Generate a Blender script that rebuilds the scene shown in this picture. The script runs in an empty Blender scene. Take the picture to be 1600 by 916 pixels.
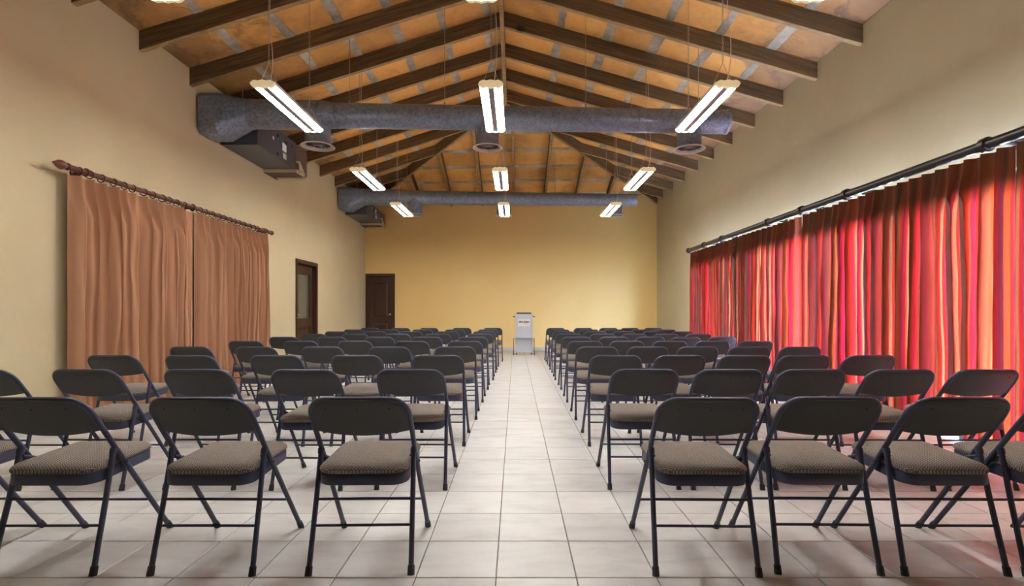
import bpy, math, random
from mathutils import Vector, noise
random.seed(7)
PI = math.pi
C = bpy.context.scene.collection
scn = bpy.context.scene

# ------------------------------------------------------------------ camera
cam_d = bpy.data.cameras.new('camera')
cam = bpy.data.objects.new('camera', cam_d)
C.objects.link(cam)
cam.location = (0, 0, 1.10)
cam.rotation_euler = (PI/2, 0, 0)
cam_d.sensor_width = 36.0
cam_d.lens = 787/1600*36.0
cam_d.shift_x = -5/1600
cam_d.shift_y = 30/1600
cam_d.clip_start = 0.05
scn.camera = cam

# ------------------------------------------------------------------ light and exposure
LAMP = 65.0          # radiance of the fluorescent diffusers
UPLIGHT = 40.0  # radiance of the upward tubes added to the lamps
SKY = 170.0
SUN = 760.0
scn.view_settings.view_transform = 'Standard'
scn.view_settings.look = 'None'
scn.view_settings.gamma = 1.0
scn.view_settings.exposure = 0.0
scn.view_settings.use_curve_mapping = False
world = bpy.data.worlds.new('sky')
scn.world = world
world.use_nodes = True
bg = world.node_tree.nodes['Background']
bg.inputs['Color'].default_value = (0.43, 0.61, 1.0, 1)
bg.inputs['Strength'].default_value = SKY
sun_d = bpy.data.lights.new('sun', 'SUN')
sun_d.energy = SUN
sun_d.angle = math.radians(1.0)
sun_d.color = (0.78, 0.86, 1.0)
sun = bpy.data.objects.new('sun', sun_d)
C.objects.link(sun)
sun.location = (12, 4, 14)
sun.rotation_euler = (math.radians(4), math.radians(20), 0)   # high, over the terrace

# ------------------------------------------------------------------ room constants
XL, XR = -4.32, 4.08          # side walls
YB, YF = 14.50, -2.60         # lectern wall, wall behind the camera
XRIDGE, YHIP, ZR = -0.20, 10.46, 5.46
SL, SR = 0.328, 0.283         # slopes of the two roof sides
RD = 0.23                     # rafter depth (vertical)
BAY = 0.888
RY0 = 13.93                   # rafter nearest the lectern wall
def z_left(x): return ZR - SL*(XRIDGE - x)
def z_right(x): return ZR - SR*(x - XRIDGE)
ZCL, ZCR = z_left(XL), z_right(XR)
HB = (ZCR - ZCL)/(XR - XL)
HA = (ZCL + HB*(XRIDGE - XL) - ZR)/(YB - YHIP)
def z_hip(x, y): return ZR + HB*(x - XRIDGE) + HA*(y - YHIP)
def z_roof(x, y):
    return min(z_left(x), z_right(x), z_hip(x, y))

# ------------------------------------------------------------------ materials
def new_mat(name):
    m = bpy.data.materials.new(name)
    m.use_nodes = True
    nt = m.node_tree
    return m, nt, nt.nodes['Principled BSDF']
def N(nt, typ, **kw):
    n = nt.nodes.new(typ)
    for k, v in kw.items():
        setattr(n, k, v)
    return n
def mixcol(nt, a, b, fac, blend='MIX'):
    n = N(nt, 'ShaderNodeMix', data_type='RGBA', blend_type=blend)
    for sock, v in ((n.inputs[6], a), (n.inputs[7], b), (n.inputs[0], fac)):
        if isinstance(v, bpy.types.NodeSocket): nt.links.new(v, sock)
        elif isinstance(v, (int, float)): sock.default_value = v
        else: sock.default_value = (*v, 1)
    return n.outputs[2]
def ramp(nt, fac, stops, interp='LINEAR'):
    n = N(nt, 'ShaderNodeValToRGB')
    n.color_ramp.interpolation = interp
    el = n.color_ramp.elements
    while len(el) > 1: el.remove(el[-1])
    el[0].position = stops[0][0]
    for p, c in stops[1:]: el.new(p)
    for e, (p, c) in zip(el, stops):
        e.position = p
        e.color = (*c, 1) if not isinstance(c, (int, float)) else (c, c, c, 1)
    nt.links.new(fac, n.inputs[0])
    return n.outputs[0]
def tex_noise(nt, scale, detail=4, rough=0.55, vec=None, dist=0.0):
    n = N(nt, 'ShaderNodeTexNoise')
    n.inputs['Scale'].default_value = scale
    n.inputs['Detail'].default_value = detail
    n.inputs['Roughness'].default_value = rough
    n.inputs['Distortion'].default_value = dist
    if vec is not None: nt.links.new(vec, n.inputs['Vector'])
    return n.outputs['Fac']
def coords(nt, kind='Object', scale=(1, 1, 1), rot=(0, 0, 0)):
    tc = N(nt, 'ShaderNodeTexCoord')
    mp = N(nt, 'ShaderNodeMapping')
    mp.inputs['Scale'].default_value = scale
    mp.inputs['Rotation'].default_value = rot
    nt.links.new(tc.outputs[kind], mp.inputs['Vector'])
    return mp.outputs[0]
def bump(nt, bsdf, h, strength=0.3, dist=0.01):
    b = N(nt, 'ShaderNodeBump')
    b.inputs['Strength'].default_value = strength
    b.inputs['Distance'].default_value = dist
    nt.links.new(h, b.inputs['Height'])
    nt.links.new(b.outputs[0], bsdf.inputs['Normal'])
def plain(name, col, rough=0.5, metal=0.0, var=0.08, scale=6.0):
    m, nt, p = new_mat(name)
    n = tex_noise(nt, scale, vec=coords(nt))
    c = mixcol(nt, tuple(x*(1 - var) for x in col), tuple(min(1, x*(1 + var)) for x in col), n)
    nt.links.new(c, p.inputs['Base Color'])
    p.inputs['Roughness'].default_value = rough
    p.inputs['Metallic'].default_value = metal
    return m
def plaster(name, col, col2, bscale=26, bstr=0.25):
    m, nt, p = new_mat(name)
    co = coords(nt)
    n = tex_noise(nt, 0.9, 5, 0.6, co)
    c = mixcol(nt, col, col2, ramp(nt, n, [(0.3, 0.0), (0.7, 1.0)]))
    nt.links.new(c, p.inputs['Base Color'])
    p.inputs['Roughness'].default_value = 0.75
    p.inputs['Specular IOR Level'].default_value = 0.3
    bump(nt, p, tex_noise(nt, bscale, 6, 0.6, co), bstr, 0.01)
    return m
def wood(name, a, b, axis_scale, rough=0.55, bstr=0.3, turn=0.0):
    m, nt, p = new_mat(name)
    oi = N(nt, 'ShaderNodeObjectInfo')
    tc = N(nt, 'ShaderNodeTexCoord')
    add = N(nt, 'ShaderNodeVectorMath', operation='ADD')
    sc = N(nt, 'ShaderNodeVectorMath', operation='SCALE')
    sc.inputs['Scale'].default_value = 40
    comb = N(nt, 'ShaderNodeCombineXYZ')
    for k in range(3): nt.links.new(oi.outputs['Random'], comb.inputs[k])
    nt.links.new(comb.outputs[0], sc.inputs[0])
    nt.links.new(tc.outputs['Object'], add.inputs[0])
    nt.links.new(sc.outputs[0], add.inputs[1])
    mp = N(nt, 'ShaderNodeMapping')
    mp.inputs['Scale'].default_value = axis_scale
    vr = N(nt, 'ShaderNodeVectorRotate', rotation_type='Y_AXIS'); vr.inputs['Angle'].default_value = turn   # grain along the slope
    nt.links.new(add.outputs[0], vr.inputs['Vector'])
    nt.links.new(vr.outputs[0], mp.inputs['Vector'])
    g = tex_noise(nt, 6.0, 8, 0.65, mp.outputs[0], 0.6)
    big = tex_noise(nt, 0.8, 3, 0.5, mp.outputs[0])
    c = ramp(nt, g, [(0.3, a), (0.55, tuple((x + y)/2 for x, y in zip(a, b))), (0.72, b)])
    c = mixcol(nt, c, (0.55, 0.55, 0.55), big, 'MULTIPLY')
    kn = N(nt, 'ShaderNodeTexVoronoi')
    kn.inputs['Scale'].default_value = 0.55
    nt.links.new(add.outputs[0], kn.inputs['Vector'])
    k = ramp(nt, kn.outputs['Distance'], [(0.03, 1.0), (0.06, 0.0)])
    c = mixcol(nt, c, tuple(x*0.25 for x in a), k)
    nt.links.new(c, p.inputs['Base Color'])
    p.inputs['Roughness'].default_value = rough
    bump(nt, p, g, bstr, 0.006)
    return m

M = {}
M['wall_side'] = plaster('cream_plaster', (0.56, 0.49, 0.30), (0.62, 0.545, 0.345), 9, 0.35)
M['wall_rough'] = plaster('rough_cream_plaster', (0.55, 0.485, 0.325), (0.61, 0.54, 0.37), 5.5, 0.7)
M['wall_back'] = plaster('ochre_plaster', (0.88, 0.62, 0.235), (0.91, 0.655, 0.265), 14, 0.12)
M['roof'] = plain('roof_shell', (0.10, 0.07, 0.05), 0.9)
M['terrace'] = plain('terrace', (0.62, 0.62, 0.62), 0.9)
M['grout'] = plain('grout', (0.16, 0.145, 0.13), 0.9)
for q, ang in (('rafter_left', math.atan(0.328)), ('rafter_right', -math.atan(0.283))):
    M[q] = wood('dark_' + q, (0.038, 0.020, 0.008), (0.29, 0.165, 0.07), (0.22, 5.5, 5.5), turn=ang)
M['rafter'] = M['rafter_left']
M['rafter_y'] = wood('dark_rafter_long', (0.040, 0.021, 0.008), (0.21, 0.115, 0.045), (3.0, 0.25, 3.0))
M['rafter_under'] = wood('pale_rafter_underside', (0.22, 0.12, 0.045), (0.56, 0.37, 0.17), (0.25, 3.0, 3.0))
M['ridge'] = wood('ridge_wood', (0.11, 0.07, 0.04), (0.42, 0.28, 0.16), (5.0, 0.12, 5.0))
M['door'] = wood('dark_door', (0.030, 0.010, 0.004), (0.095, 0.033, 0.011), (5, 5, 0.35), 0.5, 0.1)
M['panelling'] = wood('dark_panelling', (0.03, 0.016, 0.008), (0.09, 0.05, 0.025), (5, 5, 0.35), 0.5, 0.1)  # dark finish put on the unseen wall to soak up bounce light
M['rod_wood'] = wood('rod_wood', (0.085, 0.022, 0.013), (0.20, 0.065, 0.04), (4, 0.5, 4), 0.35, 0.1)
M['rod_black'] = plain('black_rod', (0.010, 0.008, 0.008), 0.35)
M['ring'] = plain('dark_ring', (0.035, 0.014, 0.012), 0.4)
M['chrome'] = plain('chrome', (0.8, 0.8, 0.8), 0.2, 1.0)
M['cord'] = plain('white_cord', (0.65, 0.60, 0.52), 0.6)
M['chain'] = plain('steel_chain', (0.42, 0.38, 0.33), 0.45, 0.7)
M['rubber'] = plain('rubber', (0.03, 0.03, 0.034), 0.7)
M['white_paint'] = plain('white_paint', (0.75, 0.73, 0.72), 0.4)
M['grey_strip'] = plain('grey_strip', (0.30, 0.28, 0.29), 0.5)
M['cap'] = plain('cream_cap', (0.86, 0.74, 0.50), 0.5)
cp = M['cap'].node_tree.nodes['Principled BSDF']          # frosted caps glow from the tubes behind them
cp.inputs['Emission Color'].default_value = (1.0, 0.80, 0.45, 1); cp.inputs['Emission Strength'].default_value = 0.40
M['dark'] = plain('dark_slot', (0.012, 0.012, 0.013), 0.8)
M['unit'] = plain('grey_unit', (0.085, 0.085, 0.105), 0.45, 0.3)
M['rust'] = plain('rusty_panel', (0.10, 0.055, 0.045), 0.6, 0.2, 0.5, 12)
M['tray'] = plain('cream_tray', (0.62, 0.52, 0.34), 0.5)
M['sticker'] = plain('sticker', (0.75, 0.75, 0.73), 0.5)
M['lectern'] = plain('silver_panel', (0.56, 0.58, 0.60), 0.4, 0.15)
M['alu'] = plain('aluminium', (0.60, 0.61, 0.62), 0.35, 0.7)
M['plaque'] = plain('plaque', (0.78, 0.72, 0.66), 0.4)
M['ink'] = plain('ink', (0.02, 0.018, 0.016), 0.5)
M['grey_ink'] = plain('grey_ink', (0.40, 0.37, 0.34), 0.5)
M['frame_white'] = plain('window_frame', (0.55, 0.55, 0.56), 0.4)

# chair paint and fabric
m, nt, p = new_mat('charcoal_paint')
co = coords(nt)
c = mixcol(nt, (0.036, 0.041, 0.078), (0.050, 0.056, 0.105), tex_noise(nt, 4, 4, 0.6, co))
nt.links.new(c, p.inputs['Base Color'])
p.inputs['Roughness'].default_value = 0.42
bump(nt, p, tex_noise(nt, 500, 2, 0.5, co), 0.08, 0.001)
M['paint'] = m
m, nt, p = new_mat('charcoal_vinyl')
co = coords(nt)
c = mixcol(nt, (0.040, 0.040, 0.041), (0.052, 0.052, 0.054), tex_noise(nt, 5, 4, 0.6, co))
nt.links.new(c, p.inputs['Base Color'])
p.inputs['Roughness'].default_value = 0.55
bump(nt, p, tex_noise(nt, 900, 2, 0.5, co), 0.1, 0.001)
M['vinyl'] = m
m, nt, p = new_mat('woven_seat_fabric')
co = coords(nt)
w1 = N(nt, 'ShaderNodeTexWave', wave_type='BANDS', bands_direction='Y')
w1.inputs['Scale'].default_value = 34
w1.inputs['Distortion'].default_value = 0
tc = N(nt, 'ShaderNodeTexCoord')
sx = N(nt, 'ShaderNodeSeparateXYZ')
nt.links.new(tc.outputs['Object'], sx.inputs[0])
pp = N(nt, 'ShaderNodeMath', operation='PINGPONG')
pp.inputs[1].default_value = 0.0075
nt.links.new(sx.outputs[0], pp.inputs[0])
ad = N(nt, 'ShaderNodeMath', operation='ADD')
nt.links.new(pp.outputs[0], ad.inputs[0]); nt.links.new(sx.outputs[1], ad.inputs[1])
cb = N(nt, 'ShaderNodeCombineXYZ')
nt.links.new(ad.outputs[0], cb.inputs[1])
nt.links.new(cb.outputs[0], w1.inputs['Vector'])
nn = tex_noise(nt, 160, 3, 0.6, co)
h = N(nt, 'ShaderNodeMath', operation='MULTIPLY')
nt.links.new(w1.outputs['Fac'], h.inputs[0]); nt.links.new(nn, h.inputs[1])
c = ramp(nt, h.outputs[0], [(0.02, (0.070, 0.060, 0.052)), (0.25, (0.20, 0.173, 0.148)), (0.55, (0.33, 0.29, 0.25))])
nt.links.new(c, p.inputs['Base Color'])
p.inputs['Roughness'].default_value = 0.9
p.inputs['Specular IOR Level'].default_value = 0.15
bump(nt, p, h.outputs[0], 0.5, 0.003)
M['fabric'] = m

# floor tile
m, nt, p = new_mat('floor_tile')
oi = N(nt, 'ShaderNodeObjectInfo')
co = coords(nt, 'Object', (1.0, 3.2, 1))
geo = N(nt, 'ShaderNodeNewGeometry')
mp = N(nt, 'ShaderNodeMapping'); mp.inputs['Scale'].default_value = (1.0, 3.0, 1)
nt.links.new(geo.outputs['Position'], mp.inputs['Vector'])
n1 = tex_noise(nt, 3.2, 6, 0.6, mp.outputs[0], 0.3)
c = ramp(nt, n1, [(0.28, (0.52, 0.515, 0.50)), (0.5, (0.625, 0.625, 0.615)), (0.75, (0.69, 0.685, 0.67))])
v = N(nt, 'ShaderNodeMapRange'); v.inputs['To Min'].default_value = 0.90; v.inputs['To Max'].default_value = 1.03
nt.links.new(oi.outputs['Random'], v.inputs['Value'])
c = mixcol(nt, c, v.outputs[0], 1.0, 'MULTIPLY')
nt.links.new(c, p.inputs['Base Color'])
rr = ramp(nt, tex_noise(nt, 1.7, 4, 0.5, mp.outputs[0]), [(0.3, 0.30), (0.7, 0.48)])
nt.links.new(rr, p.inputs['Roughness'])
bump(nt, p, n1, 0.04, 0.004)
M['tile'] = m

# roof deck boards
m, nt, p = new_mat('fibre_deck')
oi = N(nt, 'ShaderNodeObjectInfo')
co = coords(nt)
n1 = tex_noise(nt, 1.3, 6, 0.6, co, 0.4)
n2 = tex_noise(nt, 11, 5, 0.65, co)
c = ramp(nt, n1, [(0.28, (0.46, 0.22, 0.062)), (0.5, (0.76, 0.385, 0.105)), (0.75, (0.82, 0.46, 0.16))])
c = mixcol(nt, c, (0.72, 0.68, 0.64), ramp(nt, n2, [(0.45, 0.0), (0.8, 0.6)]), 'MULTIPLY')
# old water stains with tide marks, from the right eave; left eave darkened likewise
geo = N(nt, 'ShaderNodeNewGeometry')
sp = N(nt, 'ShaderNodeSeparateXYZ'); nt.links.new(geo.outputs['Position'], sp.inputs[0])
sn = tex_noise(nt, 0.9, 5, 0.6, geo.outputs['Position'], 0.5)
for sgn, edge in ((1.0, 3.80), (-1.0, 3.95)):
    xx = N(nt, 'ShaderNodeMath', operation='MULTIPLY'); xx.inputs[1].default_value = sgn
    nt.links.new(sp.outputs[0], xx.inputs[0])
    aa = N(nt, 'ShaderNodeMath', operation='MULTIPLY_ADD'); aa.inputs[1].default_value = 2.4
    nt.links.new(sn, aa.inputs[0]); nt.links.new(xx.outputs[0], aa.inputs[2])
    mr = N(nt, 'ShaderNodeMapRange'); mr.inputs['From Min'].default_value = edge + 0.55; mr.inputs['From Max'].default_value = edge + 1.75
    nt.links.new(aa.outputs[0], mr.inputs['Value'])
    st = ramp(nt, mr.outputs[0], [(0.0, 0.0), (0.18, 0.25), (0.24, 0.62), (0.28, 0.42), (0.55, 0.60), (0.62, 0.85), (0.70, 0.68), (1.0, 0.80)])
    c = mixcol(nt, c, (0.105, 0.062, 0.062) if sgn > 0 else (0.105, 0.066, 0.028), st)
v = N(nt, 'ShaderNodeMapRange'); v.inputs['To Min'].default_value = 0.72; v.inputs['To Max'].default_value = 1.05
nt.links.new(oi.outputs['Random'], v.inputs['Value'])
c = mixcol(nt, c, v.outputs[0], 1.0, 'MULTIPLY')
nt.links.new(c, p.inputs['Base Color'])
p.inputs['Roughness'].default_value = 0.7
bump(nt, p, n2, 0.15, 0.004)
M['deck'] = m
m, nt, p = new_mat('joint_tape')
co = coords(nt)
c = ramp(nt, tex_noise(nt, 1.1, 6, 0.7, co), [(0.3, (0.12, 0.095, 0.075)), (0.48, (0.34, 0.30, 0.25)), (0.64, (0.60, 0.56, 0.51))])
nt.links.new(c, p.inputs['Base Color'])
p.inputs['Roughness'].default_value = 0.85
M['tape'] = m

# galvanised duct
m, nt, p = new_mat('galvanised_duct')
co = coords(nt)
vo = N(nt, 'ShaderNodeTexVoronoi'); vo.inputs['Scale'].default_value = 38
nt.links.new(co, vo.inputs['Vector'])
sepc = N(nt, 'ShaderNodeSeparateColor'); nt.links.new(vo.outputs['Color'], sepc.inputs[0])
c = mixcol(nt, (0.19, 0.225, 0.31), (0.33, 0.38, 0.50), sepc.outputs[0])
c = mixcol(nt, c, (0.6, 0.6, 0.62), tex_noise(nt, 3, 4, 0.6, co), 'MULTIPLY')
nt.links.new(c, p.inputs['Base Color'])
p.inputs['Metallic'].default_value = 0.35
rr = ramp(nt, sepc.outputs[1], [(0.0, 0.28), (1.0, 0.5)])
nt.links.new(rr, p.inputs['Roughness'])
bump(nt, p, sepc.outputs[0], 0.25, 0.003)
M['duct'] = m

# lamp diffuser
def emit(name, col, s):
    m = bpy.data.materials.new(name); m.use_nodes = True
    nt = m.node_tree; nt.nodes.clear()
    e = N(nt, 'ShaderNodeEmission'); o = N(nt, 'ShaderNodeOutputMaterial')
    e.inputs[0].default_value = (*col, 1); e.inputs[1].default_value = s
    nt.links.new(e.outputs[0], o.inputs[0])
    return m
M['glow'] = emit('lit_diffuser', (1.0, 0.98, 0.935), LAMP)
M['uplight'] = emit('added_tube_glow', (1.0, 0.94, 0.82), UPLIGHT)

# glazing
m = bpy.data.materials.new('window_glass'); m.use_nodes = True
nt = m.node_tree; nt.nodes.clear()
t = N(nt, 'ShaderNodeBsdfTransparent'); g = N(nt, 'ShaderNodeBsdfGlossy'); mx = N(nt, 'ShaderNodeMixShader')
o = N(nt, 'ShaderNodeOutputMaterial')
g.inputs['Roughness'].default_value = 0.02
mx.inputs[0].default_value = 0.06
nt.links.new(t.outputs[0], mx.inputs[1]); nt.links.new(g.outputs[0], mx.inputs[2]); nt.links.new(mx.outputs[0], o.inputs[0])
M['glass'] = m
M['door_glass'] = plain('frosted_glass', (0.10, 0.11, 0.095), 0.08)

# drapes
def cloth_mat(name, colour_fn, trans):
    m = bpy.data.materials.new(name); m.use_nodes = True
    nt = m.node_tree; nt.nodes.clear()
    col, h = colour_fn(nt)
    d = N(nt, 'ShaderNodeBsdfDiffuse'); tr = N(nt, 'ShaderNodeBsdfTranslucent'); mx = N(nt, 'ShaderNodeMixShader')
    o = N(nt, 'ShaderNodeOutputMaterial')
    nt.links.new(col[0], d.inputs['Color']); nt.links.new(col[1], tr.inputs['Color'])
    mx.inputs[0].default_value = trans
    b = N(nt, 'ShaderNodeBump'); b.inputs['Strength'].default_value = 0.2; b.inputs['Distance'].default_value = 0.002
    nt.links.new(h, b.inputs['Height'])
    nt.links.new(b.outputs[0], d.inputs['Normal'])
    nt.links.new(d.outputs[0], mx.inputs[1]); nt.links.new(tr.outputs[0], mx.inputs[2]); nt.links.new(mx.outputs[0], o.inputs[0])
    return m
def brown_cloth(nt):
    uv = coords(nt, 'UV', (1, 1, 1))
    n = tex_noise(nt, 60, 4, 0.7, coords(nt, 'UV', (8, 1, 1)))
    n2 = tex_noise(nt, 1.5, 3, 0.5, uv)
    c = mixcol(nt, (0.38, 0.205, 0.12), (0.53, 0.30, 0.185), n)
    c = mixcol(nt, c, (0.88, 0.86, 0.84), n2, 'MULTIPLY')
    return (c, c), n
M['brown_cloth'] = cloth_mat('brown_drape_cloth', brown_cloth, 0.03)
def striped_cloth(nt):
    tc = N(nt, 'ShaderNodeTexCoord')
    s = N(nt, 'ShaderNodeSeparateXYZ'); nt.links.new(tc.outputs['UV'], s.inputs[0])
    vo = N(nt, 'ShaderNodeTexVoronoi', voronoi_dimensions='1D', feature='F1')
    vo.inputs['Scale'].default_value = 46
    nt.links.new(s.outputs[0], vo.inputs['W'])
    sc = N(nt, 'ShaderNodeSeparateColor'); nt.links.new(vo.outputs['Color'], sc.inputs[0])
    P = [(0.0, (0.72, 0.022, 0.012)), (0.19, (0.74, 0.080, 0.022)), (0.32, (0.64, 0.012, 0.040)),
         (0.44, (0.74, 0.17, 0.065)), (0.53, (0.56, 0.020, 0.012)), (0.64, (0.24, 0.042, 0.018)),
         (0.73, (0.74, 0.12, 0.048)), (0.80, (0.62, 0.012, 0.034)), (0.91, (0.72, 0.25, 0.11)), (0.94, (0.28, 0.020, 0.036))]
    c = ramp(nt, sc.outputs[0], P, 'CONSTANT')
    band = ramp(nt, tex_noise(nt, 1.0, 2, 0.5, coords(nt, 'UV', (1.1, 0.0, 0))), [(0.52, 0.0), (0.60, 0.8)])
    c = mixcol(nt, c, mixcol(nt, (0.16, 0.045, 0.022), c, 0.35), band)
    fine = tex_noise(nt, 90, 3, 0.7, coords(nt, 'UV', (6, 1, 1)))
    c = mixcol(nt, c, (0.82, 0.82, 0.82), fine, 'MULTIPLY')
    # transmission drops to almost nothing across the top
    hd = N(nt, 'ShaderNodeMapRange'); hd.inputs['From Min'].default_value = 2.02; hd.inputs['From Max'].default_value = 2.20
    hd.inputs['To Min'].default_value = 0.092; hd.inputs['To Max'].default_value = 0.002
    hn = N(nt, 'ShaderNodeMath', operation='ADD')
    wv = N(nt, 'ShaderNodeMath', operation='MULTIPLY'); wv.inputs[1].default_value = 0.12
    nt.links.new(tex_noise(nt, 4, 2, 0.5, coords(nt, 'UV', (1.5, 0.1, 1))), wv.inputs[0])
    nt.links.new(s.outputs[1], hn.inputs[0]); nt.links.new(wv.outputs[0], hn.inputs[1])
    nt.links.new(hn.outputs[0], hd.inputs['Value'])
    through = mixcol(nt, c, hd.outputs[0], 1.0, 'MULTIPLY')
    # woven face duller than the dyed yarn seen against the light; pale back added to bounce daylight up the wall
    dull = mixcol(nt, c, (0.16, 0.105, 0.055), 0.72)
    geo = N(nt, 'ShaderNodeNewGeometry')
    face = mixcol(nt, dull, (0.70, 0.66, 0.62), geo.outputs['Backfacing'])
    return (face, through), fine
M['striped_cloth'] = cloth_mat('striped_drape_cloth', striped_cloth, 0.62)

# ------------------------------------------------------------------ mesh helpers
class MB:
    def __init__(s): s.v = []; s.f = []; s.uv = {}
    def box(s, x0, x1, y0, y1, z0, z1):
        b = len(s.v)
        s.v += [(x, y, z) for x in (x0, x1) for y in (y0, y1) for z in (z0, z1)]
        s.f += [tuple(b + i for i in q) for q in ((0, 1, 3, 2), (4, 6, 7, 5), (0, 4, 5, 1), (2, 3, 7, 6), (0, 2, 6, 4), (1, 5, 7, 3))]
        return s
    def prism(s, bottom, top):                       # two loops of equal length
        b = len(s.v); n = len(bottom)
        s.v += [tuple(p) for p in bottom] + [tuple(p) for p in top]
        s.f.append(tuple(b + i for i in reversed(range(n))))
        s.f.append(tuple(b + n + i for i in range(n)))
        for i in range(n):
            j = (i + 1) % n
            s.f.append((b + i, b + j, b + n + j, b + n + i))
        return s
    def tube(s, pts, r, n=8, caps=True):
        P = [Vector(p) for p in pts]
        rs = r if isinstance(r, (list, tuple)) else [r]*len(P)
        b = len(s.v)
        up = None
        for i, p in enumerate(P):
            t = (P[min(i + 1, len(P) - 1)] - P[max(i - 1, 0)]).normalized()
            if up is None:
                up = t.orthogonal().normalized()
            else:
                up = (up - t*up.dot(t)).normalized()
            w = t.cross(up)
            for k in range(n):
                a = 2*PI*k/n
                s.v.append(tuple(p + (up*math.cos(a) + w*math.sin(a))*rs[i]))
        for i in range(len(P) - 1):
            for k in range(n):
                l = (k + 1) % n
                s.f.append((b + i*n + k, b + i*n + l, b + (i + 1)*n + l, b + (i + 1)*n + k))
        if caps:
            s.f.append(tuple(b + k for k in reversed(range(n))))
            e = b + (len(P) - 1)*n
            s.f.append(tuple(e + k for k in range(n)))
        return s
    def torus(s, c, axis, R, r, n=16, m=6):
        ax = Vector(axis).normalized(); u = ax.orthogonal().normalized(); w = ax.cross(u)
        b = len(s.v); c = Vector(c)
        for i in range(n):
            a = 2*PI*i/n; d = u*math.cos(a) + w*math.sin(a)
            for k in range(m):
                e = 2*PI*k/m
                s.v.append(tuple(c + d*(R + r*math.cos(e)) + ax*(r*math.sin(e))))
        for i in range(n):
            for k in range(m):
                i2, k2 = (i + 1) % n, (k + 1) % m
                s.f.append((b + i*m + k, b + i2*m + k, b + i2*m + k2, b + i*m + k2))
        return s
    def lathe(s, c, axis, prof, n=16):               # prof: (along, radius)
        ax = Vector(axis).normalized()
        c = Vector(c)
        return s.tube([c + ax*a for a, _ in prof], [max(r, 1e-4) for _, r in prof], n)
    def grid(s, fn, nu, nv, uvfn=None):
        b = len(s.v)
        for j in range(nv + 1):
            for i in range(nu + 1):
                s.v.append(tuple(fn(i/nu, j/nv)))
                if uvfn: s.uv[len(s.v) - 1] = uvfn(i/nu, j/nv)
        for j in range(nv):
            for i in range(nu):
                a = b + j*(nu + 1) + i
                s.f.append((a, a + 1, a + nu + 2, a + nu + 1))
        return s
    def mesh(s, name, smooth=35):
        me = bpy.data.meshes.new(name)
        me.from_pydata(s.v, [], s.f)
        if s.uv:
            lay = me.uv_layers.new(name='UVMap')
            for l in me.loops:
                lay.data[l.index].uv = s.uv.get(l.vertex_index, (0, 0))
        me.update()
        if smooth:
            me.shade_smooth()
            me.set_sharp_from_angle(angle=math.radians(smooth))
        return me
    def build(s, name, m, parent=None, smooth=35, loc=None):
        me = s.mesh(name, smooth)
        me.materials.append(M[m] if isinstance(m, str) else m)
        o = bpy.data.objects.new(name, me)
        C.objects.link(o)
        if parent: o.parent = parent
        if loc: o.location = loc
        return o
def fix_normals(o):
    import bmesh
    bm = bmesh.new(); bm.from_mesh(o.data)
    bmesh.ops.recalc_face_normals(bm, faces=bm.faces)
    bm.to_mesh(o.data); bm.free()
    return o
def tag(o, label=None, cat=None, group=None, kind=None):
    for k, v in (('label', label), ('category', cat), ('group', group), ('kind', kind)):
        if v: o[k] = v
    return o
def thing(name, label, cat, loc=(0, 0, 0), rz=0.0, group=None):
    o = bpy.data.objects.new(name, None)
    o.empty_display_size = 0.1
    C.objects.link(o)
    o.location = loc; o.rotation_euler = (0, 0, rz)
    return tag(o, label, cat, group)
def struct(o): o['kind'] = 'structure'; return o
def dup(root, loc, rz, label, group=None):
    r = root.copy(); C.objects.link(r); r.location = loc; r.rotation_euler = (0, 0, rz)
    r['label'] = label
    if group: r['group'] = group
    for ch in root.children:
        c2 = ch.copy(); C.objects.link(c2); c2.parent = r
        for g in ch.children:
            g2 = g.copy(); C.objects.link(g2); g2.parent = c2
    return r
ORD = ['first', 'second', 'third', 'fourth', 'fifth', 'sixth', 'seventh', 'eighth', 'ninth', 'tenth']

# ================================================================== SETTING
# ---- floor: bed of grout, 300 tiles as parts, the rest as one part
floor = struct(MB().box(XL - .2, XR + .2, YF - .2, YB + .2, -0.12, -0.004).build('floor', 'grout', smooth=0))
T = 0.3333
X0 = -0.0796; Y0 = 2.087
HT = T/2 - 0.0022
def tile_into(mb, cx, cy, x0, x1, y0, y1, z=0.0):
    b = 0.0025
    mb.prism([(x0, y0, -0.008), (x1, y0, -0.008), (x1, y1, -0.008), (x0, y1, -0.008)],
             [(x0, y0, z - b), (x1, y0, z - b), (x1, y1, z - b), (x0, y1, z - b)])
    mb.f.pop(-5)                                      # replace the flat top with a bevelled one
    n = len(mb.v)
    mb.v += [(x0 + b, y0 + b, z), (x1 - b, y0 + b, z), (x1 - b, y1 - b, z), (x0 + b, y1 - b, z)]
    for i in range(4):
        j = (i + 1) % 4
        mb.f.append((n - 4 + i, n - 4 + j, n + j, n + i))
    mb.f.append((n, n + 1, n + 2, n + 3))
tm = MB(); tile_into(tm, 0, 0, -HT, HT, -HT, HT)
tile_mesh = tm.mesh('tile', 0); tile_mesh.materials.append(M['tile'])
cells = []
i0 = math.floor((XL - X0)/T); i1 = math.ceil((XR - X0)/T)
j0 = math.floor((YF - Y0)/T); j1 = math.ceil((YB - Y0)/T)
for j in range(j0, j1):
    for i in range(i0, i1):
        cells.append((X0 + (i + .5)*T, Y0 + (j + .5)*T, i, j))
def in_view(cx, cy):
    return cy > 1.75 and abs(cx + 0.0) < 1.03*cy + 0.2
def full(cx, cy):
    return cx - HT > XL and cx + HT < XR and cy - HT > YF and cy + HT < YB
cand = sorted([c for c in cells if in_view(c[0], c[1]) and full(c[0], c[1])], key=lambda c: c[1])[:300]
chosen = {(c[2], c[3]) for c in cand}
rest = MB()
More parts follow.
